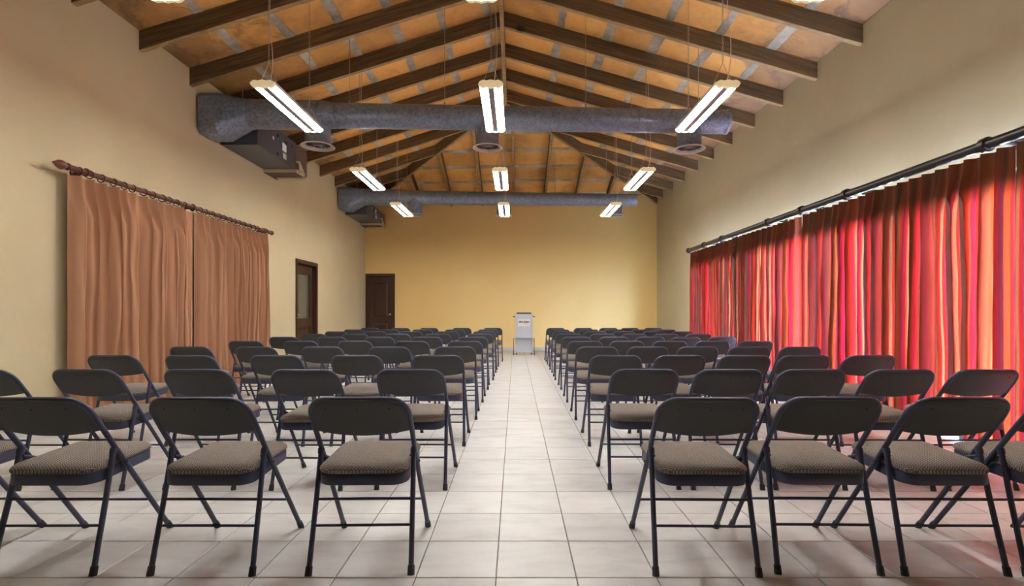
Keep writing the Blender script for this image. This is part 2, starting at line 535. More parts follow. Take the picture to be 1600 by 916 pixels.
for cx, cy, i, j in cells:
    if (i, j) in chosen:
        o = bpy.data.objects.new('tile', tile_mesh); C.objects.link(o)
        o.parent = floor; o.location = (cx, cy, random.uniform(-0.0006, 0.0002))
    else:
        tile_into(rest, cx, cy, max(cx - HT, XL), min(cx + HT, XR), max(cy - HT, YF), min(cy + HT, YB))
o = rest.build('distant_tiles', 'tile', floor, 0); o['kind'] = 'stuff'

# ---- walls
WT = 0.22
ZW = 5.0
def wall_x(name, xa, xb, holes, mat, ztop):
    mb = MB(); y = YF - .2
    for (ya, yb, za, zb) in sorted(holes):
        mb.box(xa, xb, y, ya, -0.1, ztop)
        if za > 0.01: mb.box(xa, xb, ya, yb, -0.1, za)
        mb.box(xa, xb, ya, yb, zb, ztop)
        y = yb
    mb.box(xa, xb, y, YB + WT, -0.1, ztop)
    return struct(mb.build(name, mat, smooth=0))
DOOR1 = (9.90, 10.98, 0.0, 2.16)
WIN = [(2.30, 4.93, 0.0, 2.28), (5.30, 8.38, 0.0, 2.28), (8.72, 11.02, 0.0, 2.28)]
wall_left = wall_x('wall_left', XL - WT, XL, [DOOR1], 'wall_side', ZCL + RD)
wall_right = wall_x('wall_right', XR, XR + WT, WIN, 'wall_rough', ZCR + RD)
DOOR2 = (-4.305, -3.46, 0.0, 2.21)
mb = MB()
mb.box(XL - WT, DOOR2[0], YB, YB + WT, -0.1, ZCL + RD)
mb.box(DOOR2[0], DOOR2[1], YB, YB + WT, DOOR2[3], ZCL + RD)
mb.prism([(DOOR2[1], YB, -0.1), (XR + WT, YB, -0.1), (XR + WT, YB + WT, -0.1), (DOOR2[1], YB + WT, -0.1)],
         [(DOOR2[1], YB, ZCL + RD), (XR + WT, YB, ZCR + RD), (XR + WT, YB + WT, ZCR + RD), (DOOR2[1], YB + WT, ZCL + RD)])
wall_back = struct(mb.build('wall_back', 'wall_back', smooth=0))
wall_front = struct(MB().box(XL - WT, XR + WT, YF - WT, YF, -0.1, 6.0).build('wall_front', 'panelling', smooth=0))

# ---- skirting
struct(MB().box(DOOR2[1] + .08, XR, YB - .012, YB, 0, 0.085).build('baseboard_back', 'tile', smooth=0))
struct(MB().box(XL, XL + .012, YF, DOOR1[0] - .09, 0, 0.085).build('baseboard_left', 'tile', smooth=0))
struct(MB().box(XR - .012, XR, WIN[2][1] + .02, YB - .012, 0, 0.085).build('baseboard_right', 'tile', smooth=0))

# ---- roof: outer shell, deck boards, joint tape, rafters, hips, ridge
Z0 = RD + 0.03
EX = XR + 1.35
def shell_pt(x, y, fn, dz): return (x, y, fn + dz)
mb = MB()
yb = YB + WT
xl = XL - WT
def slab(loop, thick=0.12):
    mb.prism([(x, y, z) for x, y, z in loop], [(x, y, z + thick) for x, y, z in loop])
t_hip = (yb - YHIP)/(YB - YHIP)
HLx = XRIDGE + (XL - XRIDGE)*t_hip; HRx = XRIDGE + (XR - XRIDGE)*t_hip
slab([(xl - .3, YF - .3, z_left(xl - .3) + Z0), (XRIDGE, YF - .3, ZR + Z0), (XRIDGE, YHIP, ZR + Z0), (HLx, yb, z_left(HLx) + Z0), (xl - .3, yb, z_left(xl - .3) + Z0)])
slab([(XRIDGE, YF - .3, ZR + Z0), (EX, YF - .3, z_right(EX) + Z0), (EX, yb, z_right(EX) + Z0), (HRx, yb, z_right(HRx) + Z0), (XRIDGE, YHIP, ZR + Z0)])
slab([(XRIDGE, YHIP, ZR + Z0), (HRx, yb, z_hip(HRx, yb) + Z0), (HLx, yb, z_hip(HLx, yb) + Z0)])
ceiling = struct(mb.build('ceiling', 'roof', smooth=0))

def clip(poly, a, b, c):                              # keep a*x + b*y <= c
    out = []
    for i in range(len(poly)):
        p, q = poly[i], poly[(i + 1) % len(poly)]
        dp, dq = a*p[0] + b*p[1] - c, a*q[0] + b*q[1] - c
        if dp <= 0: out.append(p)
        if (dp < 0 < dq) or (dq < 0 < dp):
            t = dp/(dp - dq)
            out.append((p[0] + (q[0] - p[0])*t, p[1] + (q[1] - p[1])*t))
    return out
def hipline(side):                                    # a, b, c with a*x + b*y <= c on the side slope
    xw = XL if side == 'L' else XR
    dx, dy = xw - XRIDGE, YB - YHIP
    s = 1 if side == 'L' else -1
    # side slope: |x - ridge|/|dx| >= (y - YHIP)/dy
    if side == 'L': return (1/abs(dx), 1/dy, YHIP/dy + XRIDGE/abs(dx))
    return (-1/abs(dx), 1/dy, YHIP/dy - XRIDGE/abs(dx))
HL, HR = hipline('L'), hipline('R')
def area(p): return 0.5*sum(p[i][0]*p[(i + 1) % len(p)][1] - p[(i + 1) % len(p)][0]*p[i][1] for i in range(len(p)))
def deck_panel(poly, zf):
    if len(poly) < 3 or abs(area(poly)) < 0.01: return
    if area(poly) < 0: poly = poly[::-1]
    dz = random.uniform(-0.004, 0.004)
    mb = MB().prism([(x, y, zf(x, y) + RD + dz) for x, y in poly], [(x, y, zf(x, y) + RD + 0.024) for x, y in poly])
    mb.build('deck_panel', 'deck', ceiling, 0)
rys = [RY0 - BAY*k for k in range(11)]
edges = [YB] + rys
G = 0.004
SEAM_L = [-0.44 - 0.64*k for k in range(7)]; SEAM_R = [0.0 + 0.69*k for k in range(1, 7)]
xs_l = [XRIDGE] + [s for s in SEAM_L if s > XL + .1] + [XL]
xs_r = [XRIDGE] + [s for s in SEAM_R if s < XR - .1] + [XR]
for k in range(len(edges) - 1):
    ya, yb2 = edges[k + 1], edges[k]
    for xs, side in ((xs_l, 'L'), (xs_r, 'R')):
        for a, b in zip(xs, xs[1:]):
            x0, x1 = min(a, b) + G, max(a, b) - G
            poly = [(x0, ya + G), (x1, ya + G), (x1, yb2 - G), (x0, yb2 - G)]
            poly = clip(poly, *(HL if side == 'L' else HR))
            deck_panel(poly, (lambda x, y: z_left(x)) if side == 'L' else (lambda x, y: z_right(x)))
jx = [-2.72 + 0.89*k for k in range(7)]               # jack rafters of the hip end
hx = [XL] + jx + [XR]
SEAM_B = [YB - 0.15 - 0.66*k for k in range(7)]
hy = [YB] + [s for s in SEAM_B if s > YHIP + .2] + [YHIP]
for a, b in zip(hx, hx[1:]):
    for yb2, ya in zip(hy, hy[1:]):
        poly = [(a + G, ya + G), (b - G, ya + G), (b - G, yb2 - G), (a + G, yb2 - G)]
        poly = clip(poly, *[-v for v in HL]); poly = clip(poly, *[-v for v in HR])
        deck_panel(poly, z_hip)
# plain boards where the roof runs on over the camera
for side, xs, zf in (('L', (XL, XRIDGE), lambda x, y: z_left(x)), ('R', (XRIDGE, XR), lambda x, y: z_right(x))):
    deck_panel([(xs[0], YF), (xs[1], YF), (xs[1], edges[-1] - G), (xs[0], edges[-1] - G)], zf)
# joint tape: irregular plastered strips under the seams
def tape(p0, p1, zf, seed, w0=0.055):
    n = max(8, int(math.dist(p0, p1)/0.06))
    d = Vector((p1[0] - p0[0], p1[1] - p0[1])); L = d.length; d /= L
    nrm = Vector((-d.y, d.x))
    bot, mbx = [], MB()
    for i in range(n + 1):
        t = i/n
        cx, cy = p0[0] + d.x*L*t, p0[1] + d.y*L*t
        wob = 0.012*noise.noise((seed*7.3, t*L*0.8, 0))
        wa = w0*(1 + 0.55*noise.noise((seed*3.1, t*L*1.6, 1.0)) + 0.25*noise.noise((seed, t*L*9, 2.0)))
        wb = w0*(1 + 0.55*noise.noise((seed*5.7, t*L*1.6, 3.0)) + 0.25*noise.noise((seed, t*L*9, 4.0)))
        for s, w in ((-1, wa), (1, wb)):
            x, y = cx + nrm.x*(wob + s*w), cy + nrm.y*(wob + s*w)
            mbx.v.append((x, y, zf(x, y) + RD - 0.0065))
            mbx.v.append((x, y, zf(x, y) + RD + 0.006))
    for i in range(n):
        b = i*4
        mbx.f += [(b, b + 4, b + 6, b + 2), (b, b + 1, b + 5, b + 4), (b + 2, b + 6, b + 7, b + 3)]
    mbx.build('joint_tape', 'tape', ceiling, 0)
for k, s in enumerate(SEAM_L):
    if s > XL + .15:
        ye = min(YB, YHIP + (YB - YHIP)*(XRIDGE - s)/(XRIDGE - XL))
        tape((s, 4.6), (s, ye - .05), lambda x, y: z_left(x), 11 + k)
for k, s in enumerate(SEAM_R):
    if s < XR - .15:
        ye = min(YB, YHIP + (YB - YHIP)*(s - XRIDGE)/(XR - XRIDGE))
        tape((s, 4.6), (s, ye - .05), lambda x, y: z_right(x), 31 + k, 0.062)
for k, s in enumerate(SEAM_B):
    if s > YHIP + .3:
        t = (s - YHIP)/(YB - YHIP)
        tape((XRIDGE + (XL - XRIDGE)*t + .05, s), (XRIDGE + (XR - XRIDGE)*t - .05, s), z_hip, 51 + k)

def beam(name, p0, p1, w, dep, mat, parent):          # p = bottom centre line
    a, b = Vector(p0), Vector(p1)
    h = Vector((b.x - a.x, b.y - a.y, 0)).normalized(); n = Vector((-h.y, h.x, 0))*(w/2)
    c = 0.006
    def ring(p):
        nn = n.normalized()
        return [p - n + nn*c, p + n - nn*c, p + n + Vector((0, 0, c)), p + n + Vector((0, 0, dep)), p - n + Vector((0, 0, dep)), p - n + Vector((0, 0, c))]
    o = fix_normals(MB().prism(ring(a), ring(b)).build(name, mat, parent, 0))
    o.data.materials.append(M['rafter_under'])        # paler wood on the downward faces
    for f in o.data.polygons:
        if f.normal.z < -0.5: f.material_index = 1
    return o
def jit(): return random.uniform(-0.012, 0.012)
for y in rys + [RY0 - BAY*k for k in range(11, 14)]:
    for side in 'LR':
        xw = XL if side == 'L' else XR
        xs = XRIDGE + (-.02 if side == 'L' else .02)
        if y > YHIP: xs = XRIDGE + (xw - XRIDGE)*(y - YHIP)/(YB - YHIP)
        f = z_left if side == 'L' else z_right
        xe = xw + (-.03 if side == 'L' else .03)
        yy = y + jit()
        ye = yy - (0.12 if side == 'L' else 0)*abs(xe - xs)/4.1
        beam('rafter', (xs, yy, f(xs)), (xe, ye, f(xe)), 0.068, RD, 'rafter_left' if side == 'L' else 'rafter_right', ceiling)
for xw in (XL, XR):
    beam('hip_rafter', (XRIDGE, YHIP, ZR - .03), (xw, YB + .02, z_hip(xw, YB) - .03), 0.07, RD + .03, 'rafter_left' if xw < 0 else 'rafter_right', ceiling)
for x in jx:
    if x < XRIDGE: y = YHIP + (YB - YHIP)*(XRIDGE - x)/(XRIDGE - XL)
    else: y = YHIP + (YB - YHIP)*(x - XRIDGE)/(XR - XRIDGE)
    beam('jack_rafter', (x, y, z_hip(x, y)), (x, YB + .03, z_hip(x, YB + .03)), 0.068, RD, 'rafter_y', ceiling)
beam('ridge_beam', (XRIDGE, YF, ZR - .035), (XRIDGE, YHIP, ZR - .035), 0.062, RD + .03, 'ridge', ceiling)

# ---- doors
def panel_ring(mb, x0, x1, z0, z1, y0, y1, bw):       # four rails around an opening, in the XZ plane
    mb.box(x0, x0 + bw, y0, y1, z0, z1); mb.box(x1 - bw, x1, y0, y1, z0, z1)
    mb.box(x0 + bw, x1 - bw, y0, y1, z0, z0 + bw); mb.box(x0 + bw, x1 - bw, y0, y1, z1 - bw, z1)
def door(name, W, H, loc, rz, glazed, knob_x):
    r = bpy.data.objects.new(name, None); C.objects.link(r); r.location = loc; r.rotation_euler = (0, 0, rz)
    struct(r)
    fr = MB()
    fw = 0.075
    for x0, x1, z0, z1 in ((0, fw, 0, H), (W - fw, W, 0, H), (fw, W - fw, H - fw, H)):
        fr.box(x0, x1, -0.02, 0.16, z0, z1)
    fr.build('door_frame', 'door', r, 0)
    a, b, top = fw + .004, W - fw - .004, H - fw - .018
    d0, d1 = (0.075, 0.115) if glazed else (0.03, 0.07)
    st = 0.12
    lf = MB()
    lf.box(a, a + st, d0, d1, 0.01, top); lf.box(b - st, b, d0, d1, 0.01, top)
    lf.box(a + st, b - st, d0, d1, 0.01, 0.20)
    zm = 0.80
    lf.box(a + st, b - st, d0, d1, zm, zm + 0.14)
    lf.box(a + st, b - st, d0, d1, top - 0.15, top)
    lf.build('door_leaf', 'door', r, 0)
    def raised(z0, z1):
        x0, x1 = a + st, b - st
        mb = MB().box(x0, x1, d0 + .018, d1 - .008, z0, z1)
        mb.prism([(x0 + .03, d0 + .018, z0 + .03), (x1 - .03, d0 + .018, z0 + .03), (x1 - .03, d0 + .018, z1 - .03), (x0 + .03, d0 + .018, z1 - .03)],
                 [(x0 + .06, d0 + .004, z0 + .06), (x1 - .06, d0 + .004, z0 + .06), (x1 - .06, d0 + .004, z1 - .06), (x0 + .06, d0 + .004, z1 - .06)])
        fix_normals(mb.build('door_panel', 'door', r, 0))
    raised(0.20, zm)
    if glazed:
        mb = MB(); panel_ring(mb, a + st, b - st, zm + .14, top - .15, d0 - .008, d0 + .01, 0.03)
        mb.build('glazing_bead', 'door', r, 0)
        o = MB().box(a + st, b - st, d0 + .015, d0 + .021, zm + .14, top - .15).build('pane', 'door_glass', r, 0)
        o['label'] = 'grey frosted glass pane'
    else:
        raised(zm + .14, top - .15)
    k = MB().lathe((knob_x, d0 + .002, 1.04), (0, -1, 0), [(0, .028), (.008, .028), (.010, .012), (.035, .012), (.042, .026), (.058, .030), (.070, .022), (.074, .001)], 16)
    k.build('door_knob', 'chrome', r, 40)
    MB().box(-0.02, W + .02, 0.161, 0.175, 0, H).build('backing_board', 'dark', r, 0)
    return r
W1 = DOOR1[1] - DOOR1[0]
door('door_1', W1, DOOR1[3], (XL, DOOR1[0], 0), PI/2, True, 0.17)
W2 = DOOR2[1] - DOOR2[0]
door('door_2', W2, DOOR2[3], (DOOR2[0], YB, 0), 0, False, W2 - 0.14)

# ---- glazed doors behind the striped drapes, terrace outside
for k, (ya, yb2, za, zb) in enumerate(WIN):
    r = bpy.data.objects.new('window_%d' % (k + 1), None); C.objects.link(r); struct(r)
    r.location = (XR + .10, ya, za)
    W, H = yb2 - ya, zb - za
    mb = MB()
    n = 2 if W < 2.5 else 3
    for q in range(n + 1):
        y = (W - .05)*q/n
        mb.box(-.025, .025, y, y + .05, 0, H)
    mb.box(-.025, .025, 0.05, W - .05, 0, .05); mb.box(-.025, .025, 0.05, W - .05, H - .05, H)
    mb.build('window_frame', 'frame_white', r, 0)
    for q in range(n):
        y0 = (W - .05)*q/n + .05; y1 = (W - .05)*(q + 1)/n
        MB().box(-.003, .003, y0, y1, .05, H - .05).build('pane', 'glass', r, 0)
struct(MB().box(XR + WT, XR + 14, YF - 6, YB + 8, -0.2, -0.03).build('exterior_ground', 'terrace', smooth=0))

# ================================================================== CHAIRS
def fy(z): return 0.478 - 0.696*z                     # front frame line (side view)
def ryy(z): return 0.262*z                            # rear leg line
CW = 0.205                                            # half spacing of the tubes
RT = 0.0112
def make_chair():
    root = thing('folding_chair', 'x', 'chair')
    # upper frame: inverted U from collar height over the top
    zt, rc, zc = 0.742, 0.072, 0.50
    pts = []
    pts.append((-CW, fy(zc), zc)); pts.append((-CW - .001, fy(.6), .6))
    for k in range(7):
        a = PI - (PI/2)*k/6
        x = -CW + rc + rc*math.cos(a); z = zt - rc + rc*math.sin(a)
        pts.append((x, fy(z), z))
    pts += [(-x, y, z) for x, y, z in reversed(pts)]
    MB().tube(pts, RT, 10).build('back_frame', 'paint', root, 60)
    # back shell, bowed towards the rear, with a padded face
    def shell(u, v, off):
        z = 0.594 + 0.146*v
        half = CW - 0.001
        zc2 = zt - rc
        if z > zc2: half = CW - rc + math.sqrt(max(0, (rc - .001)**2 - (z - zc2)**2))
        x = (u*2 - 1)*half
        s = (x/CW)**2
        bow = 0.026*(1 - s)
        zz = z - 0.022*(1 - s)*(1 - v)**2
        y = fy(zz) - bow*1.0 + off
        edge = min(1.0, (1 - v)/0.12)
        return (x, y + (1 - edge)*0.010, zz)
    sh = MB()
    nu, nv = 20, 8
    sh.grid(lambda u, v: shell(u, v, -0.007), nu, nv)
    n = len(sh.v)
    sh.grid(lambda u, v: shell(u, v, 0.004), nu, nv)
    for i in range(len(sh.f)//2, len(sh.f)): sh.f[i] = tuple(reversed(sh.f[i]))
    def rim(idx):
        for a, b in zip(idx, idx[1:]): sh.f.append((b, a, a + n, b + n))
    rim(list(range(nu + 1)))
    rim([j*(nu + 1) + nu for j in range(nv + 1)])
    rim(list(reversed([nv*(nu + 1) + i for i in range(nu + 1)])))
    rim(list(reversed([j*(nu + 1) for j in range(nv + 1)])))
    fix_normals(sh.build('backrest', 'vinyl', root, 50))
    pad = MB()
    def padf(u, v, front):
        x, y, z = shell(u, 0.02 + 0.97*v, 0.004)
        x *= 0.985
        e = min(1, min(u, 1 - u)/0.06, min(v, 1 - v)/0.14)
        b = 0.024*math.sqrt(max(0, 1 - (1 - e)**2))
        return (x, y + (b + .002 if front else 0.0), z + (0.012*v*e if front else 0.0))
    pad.grid(lambda u, v: padf(u, v, True), 18, 8)
    pad.grid(lambda u, v: padf(u, v, False), 18, 8)
    k = 18*8
    for i in range(k): pad.f[i] = tuple(reversed(pad.f[i]))
    o = pad.build('back_pad', 'fabric', root, 60)
    o['label'] = 'woven fabric pad on the seat side of the backrest'
    for sx in (-.13, 0, .13):
        s = (sx/CW)**2
        z = 0.703
        MB().lathe((sx, fy(z) - 0.026*(1 - s) - .0055, z), (0, -1, 0.0), [(0, .0045), (.002, .0045), (.003, .002)], 8).build('screw', 'dark', root, 40)
    # legs
    feet = []
    for sx in (-1, 1):
        lf = MB().tube([(sx*CW, fy(.5), .5), (sx*(CW + .004), fy(.25), .25), (sx*(CW + .008), fy(.012), .012)], RT, 10).build('front_leg', 'paint', root, 60)
        MB().tube([(sx*(CW + .0082), fy(.034), .034), (sx*(CW + .0085), fy(0), 0.0)], [.0140, .0150], 10).build('rubber_foot', 'rubber', lf, 50)
        xr = CW - .002
        lr = MB().tube([(sx*xr, ryy(.505) - .008, .505), (sx*(xr + .004), ryy(.3) - .002, .3), (sx*(xr + .010), ryy(.012), .012)], RT, 10).build('rear_leg', 'paint', root, 60)
        MB().tube([(sx*(xr + .0098), ryy(.036), .036), (sx*(xr + .0103), ryy(0), 0.0)], [.0140, .0152], 10).build('rubber_foot', 'rubber', lr, 50)
        # collar where the rear leg hangs from the frame, and the folding link
        MB().tube([(sx*xr, ryy(.478) - .0075, .478), (sx*xr, ryy(.50) - .0075, .50)], .0145, 10).build('hinge_collar', 'paint', root, 50)
        MB().tube([(sx*(xr - .012), ryy(.468) - .004, .468), (sx*(xr - .012), ryy(.44) + .06, .446), (sx*(CW - .012), fy(.424), .424)], .0065, 6).build('folding_link', 'paint', root, 50)
        MB().lathe((sx*(CW + .008), fy(.424), .424), (sx, 0, 0), [(0, .009), (.006, .009), (.009, .004)], 8).build('rivet', 'paint', root, 40)
    # cross bars
    def bar(f, z, dx=0.0):
        MB().tube([(-CW - dx, f(z), z), (CW + dx, f(z), z)], .0062, 8).build('crossbar', 'paint', root, 60)
    bar(ryy, .189, .003); bar(ryy, .292, .001); bar(fy, .192, .004)
    # seat pan and cushion (rounded rectangle)
    x0, y0, y1 = 0.190, 0.025, 0.405
    def outline(ins, n=6):
        out = []
        for cx, cy, a0, r in ((x0 - .055, y1 - .055, 0, .055), (-x0 + .055, y1 - .055, PI/2, .055),
                              (-x0 + .065, y0 + .065, PI, .065), (x0 - .065, y0 + .065, 1.5*PI, .065)):
            for k in range(n + 1):
                a = a0 + PI/2*k/n
                out.append((cx + (r - ins)*math.cos(a), cy + (r - ins)*math.sin(a)))
        return out
    def tilt(y): return 0.045*(y - y0)
    def loops(spec):
        mb = MB(); n = None
        for ins, z in spec:
            L = outline(ins); n = len(L)
            mb.v += [(x, y, z + tilt(y)) for x, y in L]
        for i in range(len(spec) - 1):
            for k in range(n):
                l = (k + 1) % n
                mb.f.append((i*n + k, i*n + l, (i + 1)*n + l, (i + 1)*n + k))
        mb.f.append(tuple(reversed(range(n))))
        e = (len(spec) - 1)*n
        mb.f.append(tuple(e + k for k in range(n)))
        return mb
    loops([(.02, .378), (.004, .366), (.0, .368), (.0, .408), (.003, .413), (.012, .415)]).build('seat_pan', 'paint', root, 40)
    # domed cushion
    mb = MB()
    rings = [(0.004, .414), (-.004, .420), (-.005, .428), (.001, .437), (.014, .446), (.035, .453)]
    nO = len(outline(0))
    for ins, z in rings:
        mb.v += [(x, y, z + tilt(y)) for x, y in outline(ins)]
    cx, cy = 0, (y0 + y1)/2
    base = outline(.035)
    for s, z in ((.66, .460), (.33, .464)):
        mb.v += [(cx + (x - cx)*s, cy + (y - cy)*s, z + tilt(cy + (y - cy)*s)) for x, y in base]
    nr = len(rings) + 2
    for i in range(nr - 1):
        for k in range(nO):
            l = (k + 1) % nO
            mb.f.append((i*nO + k, i*nO + l, (i + 1)*nO + l, (i + 1)*nO + k))
    mb.v.append((cx, cy, .465 + tilt(cy)))
    e = (nr - 1)*nO
    for k in range(nO): mb.f.append((e + k, e + (k + 1) % nO, len(mb.v) - 1))
    o = mb.build('seat_cushion', 'fabric', root, 70)
    o['label'] = 'grey-brown woven seat cushion'
    return root
chair0 = make_chair()
ROWS_L = [[-.65, -1.31, -1.975, -2.63], [-.645, -1.29, -1.955, -2.64, -3.27], [-.633, -1.295, -1.95, -2.645, -3.285],
          [-.613, -1.274, -1.96, -2.63, -3.29], [-.61, -1.257, -1.95, -2.61, -3.28], [-.60, -1.25, -1.92, -2.595, -3.27],
          [-.57, -1.25, -1.905, -2.59, -3.26], [-.567, -1.234, -1.90, -2.54, -3.245], [-.554, -1.215, -1.876, -2.55, -3.25],
          [-.50, -1.185, -1.91, -2.537, -3.22]]
ROWS_R = [[.80, 1.317, 1.84, 2.34], [.80, 1.315, 1.825, 2.36, 2.88], [.82, 1.348, 1.87, 2.35, 2.885],
          [.83, 1.347, 1.855, 2.377, 2.893], [.847, 1.36, 1.88, 2.40, 2.92], [.866, 1.397, 1.91, 2.41, 2.94],
          [.863, 1.415, 1.925, 2.437, 2.957], [.883, 1.455, 1.97, 2.52, 3.03], [.90, 1.487, 1.99, 2.54, 3.03],
          [.90, 1.51, 2.07, 2.537, 3.06]]
first = True
for rows, side in ((ROWS_L, 'brown-curtain'), (ROWS_R, 'red-curtain')):
    for i, xs in enumerate(rows):
        for k, x in enumerate(xs):
            row = 'row nearest the lectern' if i == 9 else '%s row from camera' % ORD[i]
            seat = 'on the aisle' if k == 0 else '%s seat from aisle' % ORD[k]
            lab = 'grey folding chair, %s side, %s, %s' % (side, row, seat)
            grp = 'folding chairs on the %s side of the aisle' % side
            loc = (x, 2.10 + 1.008*i + random.uniform(-.012, .012), 0)
            rz = math.radians(random.uniform(-1.3, 1.3))
            if first:
                chair0.location = loc; chair0.rotation_euler = (0, 0, rz)
                chair0['label'] = lab; chair0['group'] = grp; first = False
            else:
                dup(chair0, loc, rz, lab, grp)

# ================================================================== PENDANT LAMPS
ZF = 3.30
def make_lamp():
    L, W = 1.28, 0.245
    r = thing('pendant_lamp', 'x', 'light', group='twin fluorescent pendants')
    h = L/2 - .035
    mb = MB()
    # housing: shallow tray open at the top between two side rims
    mb.box(-W/2 + .01, W/2 - .01, -h, h, .034, .042)
    for q in (-1, 1):
        mb.box(min(q*.113, q*.107), max(q*.113, q*.107), -h, h, .042, .066)
        mb.box(min(q*.040, q*.036), max(q*.040, q*.036), -h, h, .042, .078)
    mb.build('housing', 'white_paint', r, 0)
    for s in (-1, 1):                                 # two bulged diffusers
        d = MB()
        cx = s*0.071
        def f(u, v, cx=cx):
            a = PI*u
            return (cx - 0.041*math.cos(a), -h + 2*h*v, .026 - 0.010*math.sin(a))
        d.grid(f, 10, 1)
        d.build('diffuser', 'glow', r, 60)
    MB().box(-.029, .029, -h, h, .014, .034).build('centre_strip', 'grey_strip', r, 0)
    for s in (-1, 1):                                 # lobed end caps
        c = MB()
        prof = []
        n = 36
        for k in range(n):
            a = 2*PI*k/n
            x = W/2*math.copysign(abs(math.cos(a))**0.55, math.cos(a))
            z = .035 + .035*math.copysign(abs(math.sin(a))**0.75, math.sin(a))
            z += 0.006*math.cos(x/W*6*PI)*(1 if z > .035 else -1)*abs(math.sin(a))
            prof.append((x, z))
        c.prism([(x, s*h, z) for x, z in prof], [(x*.95, s*(h + .035), .035 + (z - .035)*.86) for x, z in prof])
        fix_normals(c.build('end_cap', 'cap', r, 40))
    t = MB().tube([(0, -h + .06, .055), (0, h - .06, .055)], .011, 8)  # upward tube added inside the housing to brighten the roof deck
    t.build('added_uplight_tube', 'uplight', r, 60)
    return r
def hang(r, x, y, up):
    # chains: a V from the housing to an apex, then a straight run to the roof
    for s in (-1, 1):
        yy = s*0.50
        zt = z_roof(x, y + yy) + RD - ZF
        za = 0.30
        V = MB()
        V.tube([(-.10, yy, .066), (0, yy, za)], .0028, 5); V.tube([(.10, yy, .066), (0, yy, za)], .0028, 5)
        V.build('hanging_wire', 'chain', r, 60)
        ch = MB(); n = int((zt - za)/.034)
        for q in range(n):                            # links
            z0 = za + q*.034
            d = .0075
            ax = (1, 0) if q % 2 else (0, 1)
            ch.tube([(-d*ax[0], yy - d*ax[1], z0), (-d*ax[0], yy - d*ax[1], z0 + .036)], .0022, 4)
            ch.tube([(d*ax[0], yy + d*ax[1], z0), (d*ax[0], yy + d*ax[1], z0 + .036)], .0022, 4)
        ch.build('chain', 'chain', r, 0)
    yy = -0.58
    zt = z_roof(x, y + yy) + RD - ZF
    pts = []
    for k in range(15):
        t = k/14
        a = max(0, 1 - t*2.2)
        pts.append((.03 + .055*math.sin(7*t)*a, yy + .05*a*math.cos(6*t) + .08*t, .10 + (zt - .10)*t))
    MB().tube(pts, .0035, 5).build('power_cord', 'cord', r, 60)
lamp0 = make_lamp()
LX = [(-2.47, 'door'), (-0.24, 'middle'), (2.08, 'drape')]
LY = [2.95, 5.55, 8.50, 11.0]
rown = ['row nearest the camera', 'second row from the camera', 'third row from the camera', 'row nearest the lectern']
coln = {'door': 'above the brown-curtain-side chairs', 'middle': 'under the roof ridge', 'drape': 'above the red-curtain-side chairs'}
lamps = []
for j, y in enumerate(LY):
    for x, c in LX:
        lab = 'twin-strip hanging lamp %s, %s' % (coln[c], rown[j])
        if not lamps:
            lamp0.location = (x, y, ZF); lamp0['label'] = lab; l = lamp0
        else:
            l = lamp0.copy(); C.objects.link(l); l.location = (x, y, ZF); l['label'] = lab
            for ch in base_children:
                c2 = ch.copy(); C.objects.link(c2); c2.parent = l
        if not lamps: base_children = list(lamp0.children)
        lamps.append((l, x, y))
for l, x, y in lamps: hang(l, x, y, True)

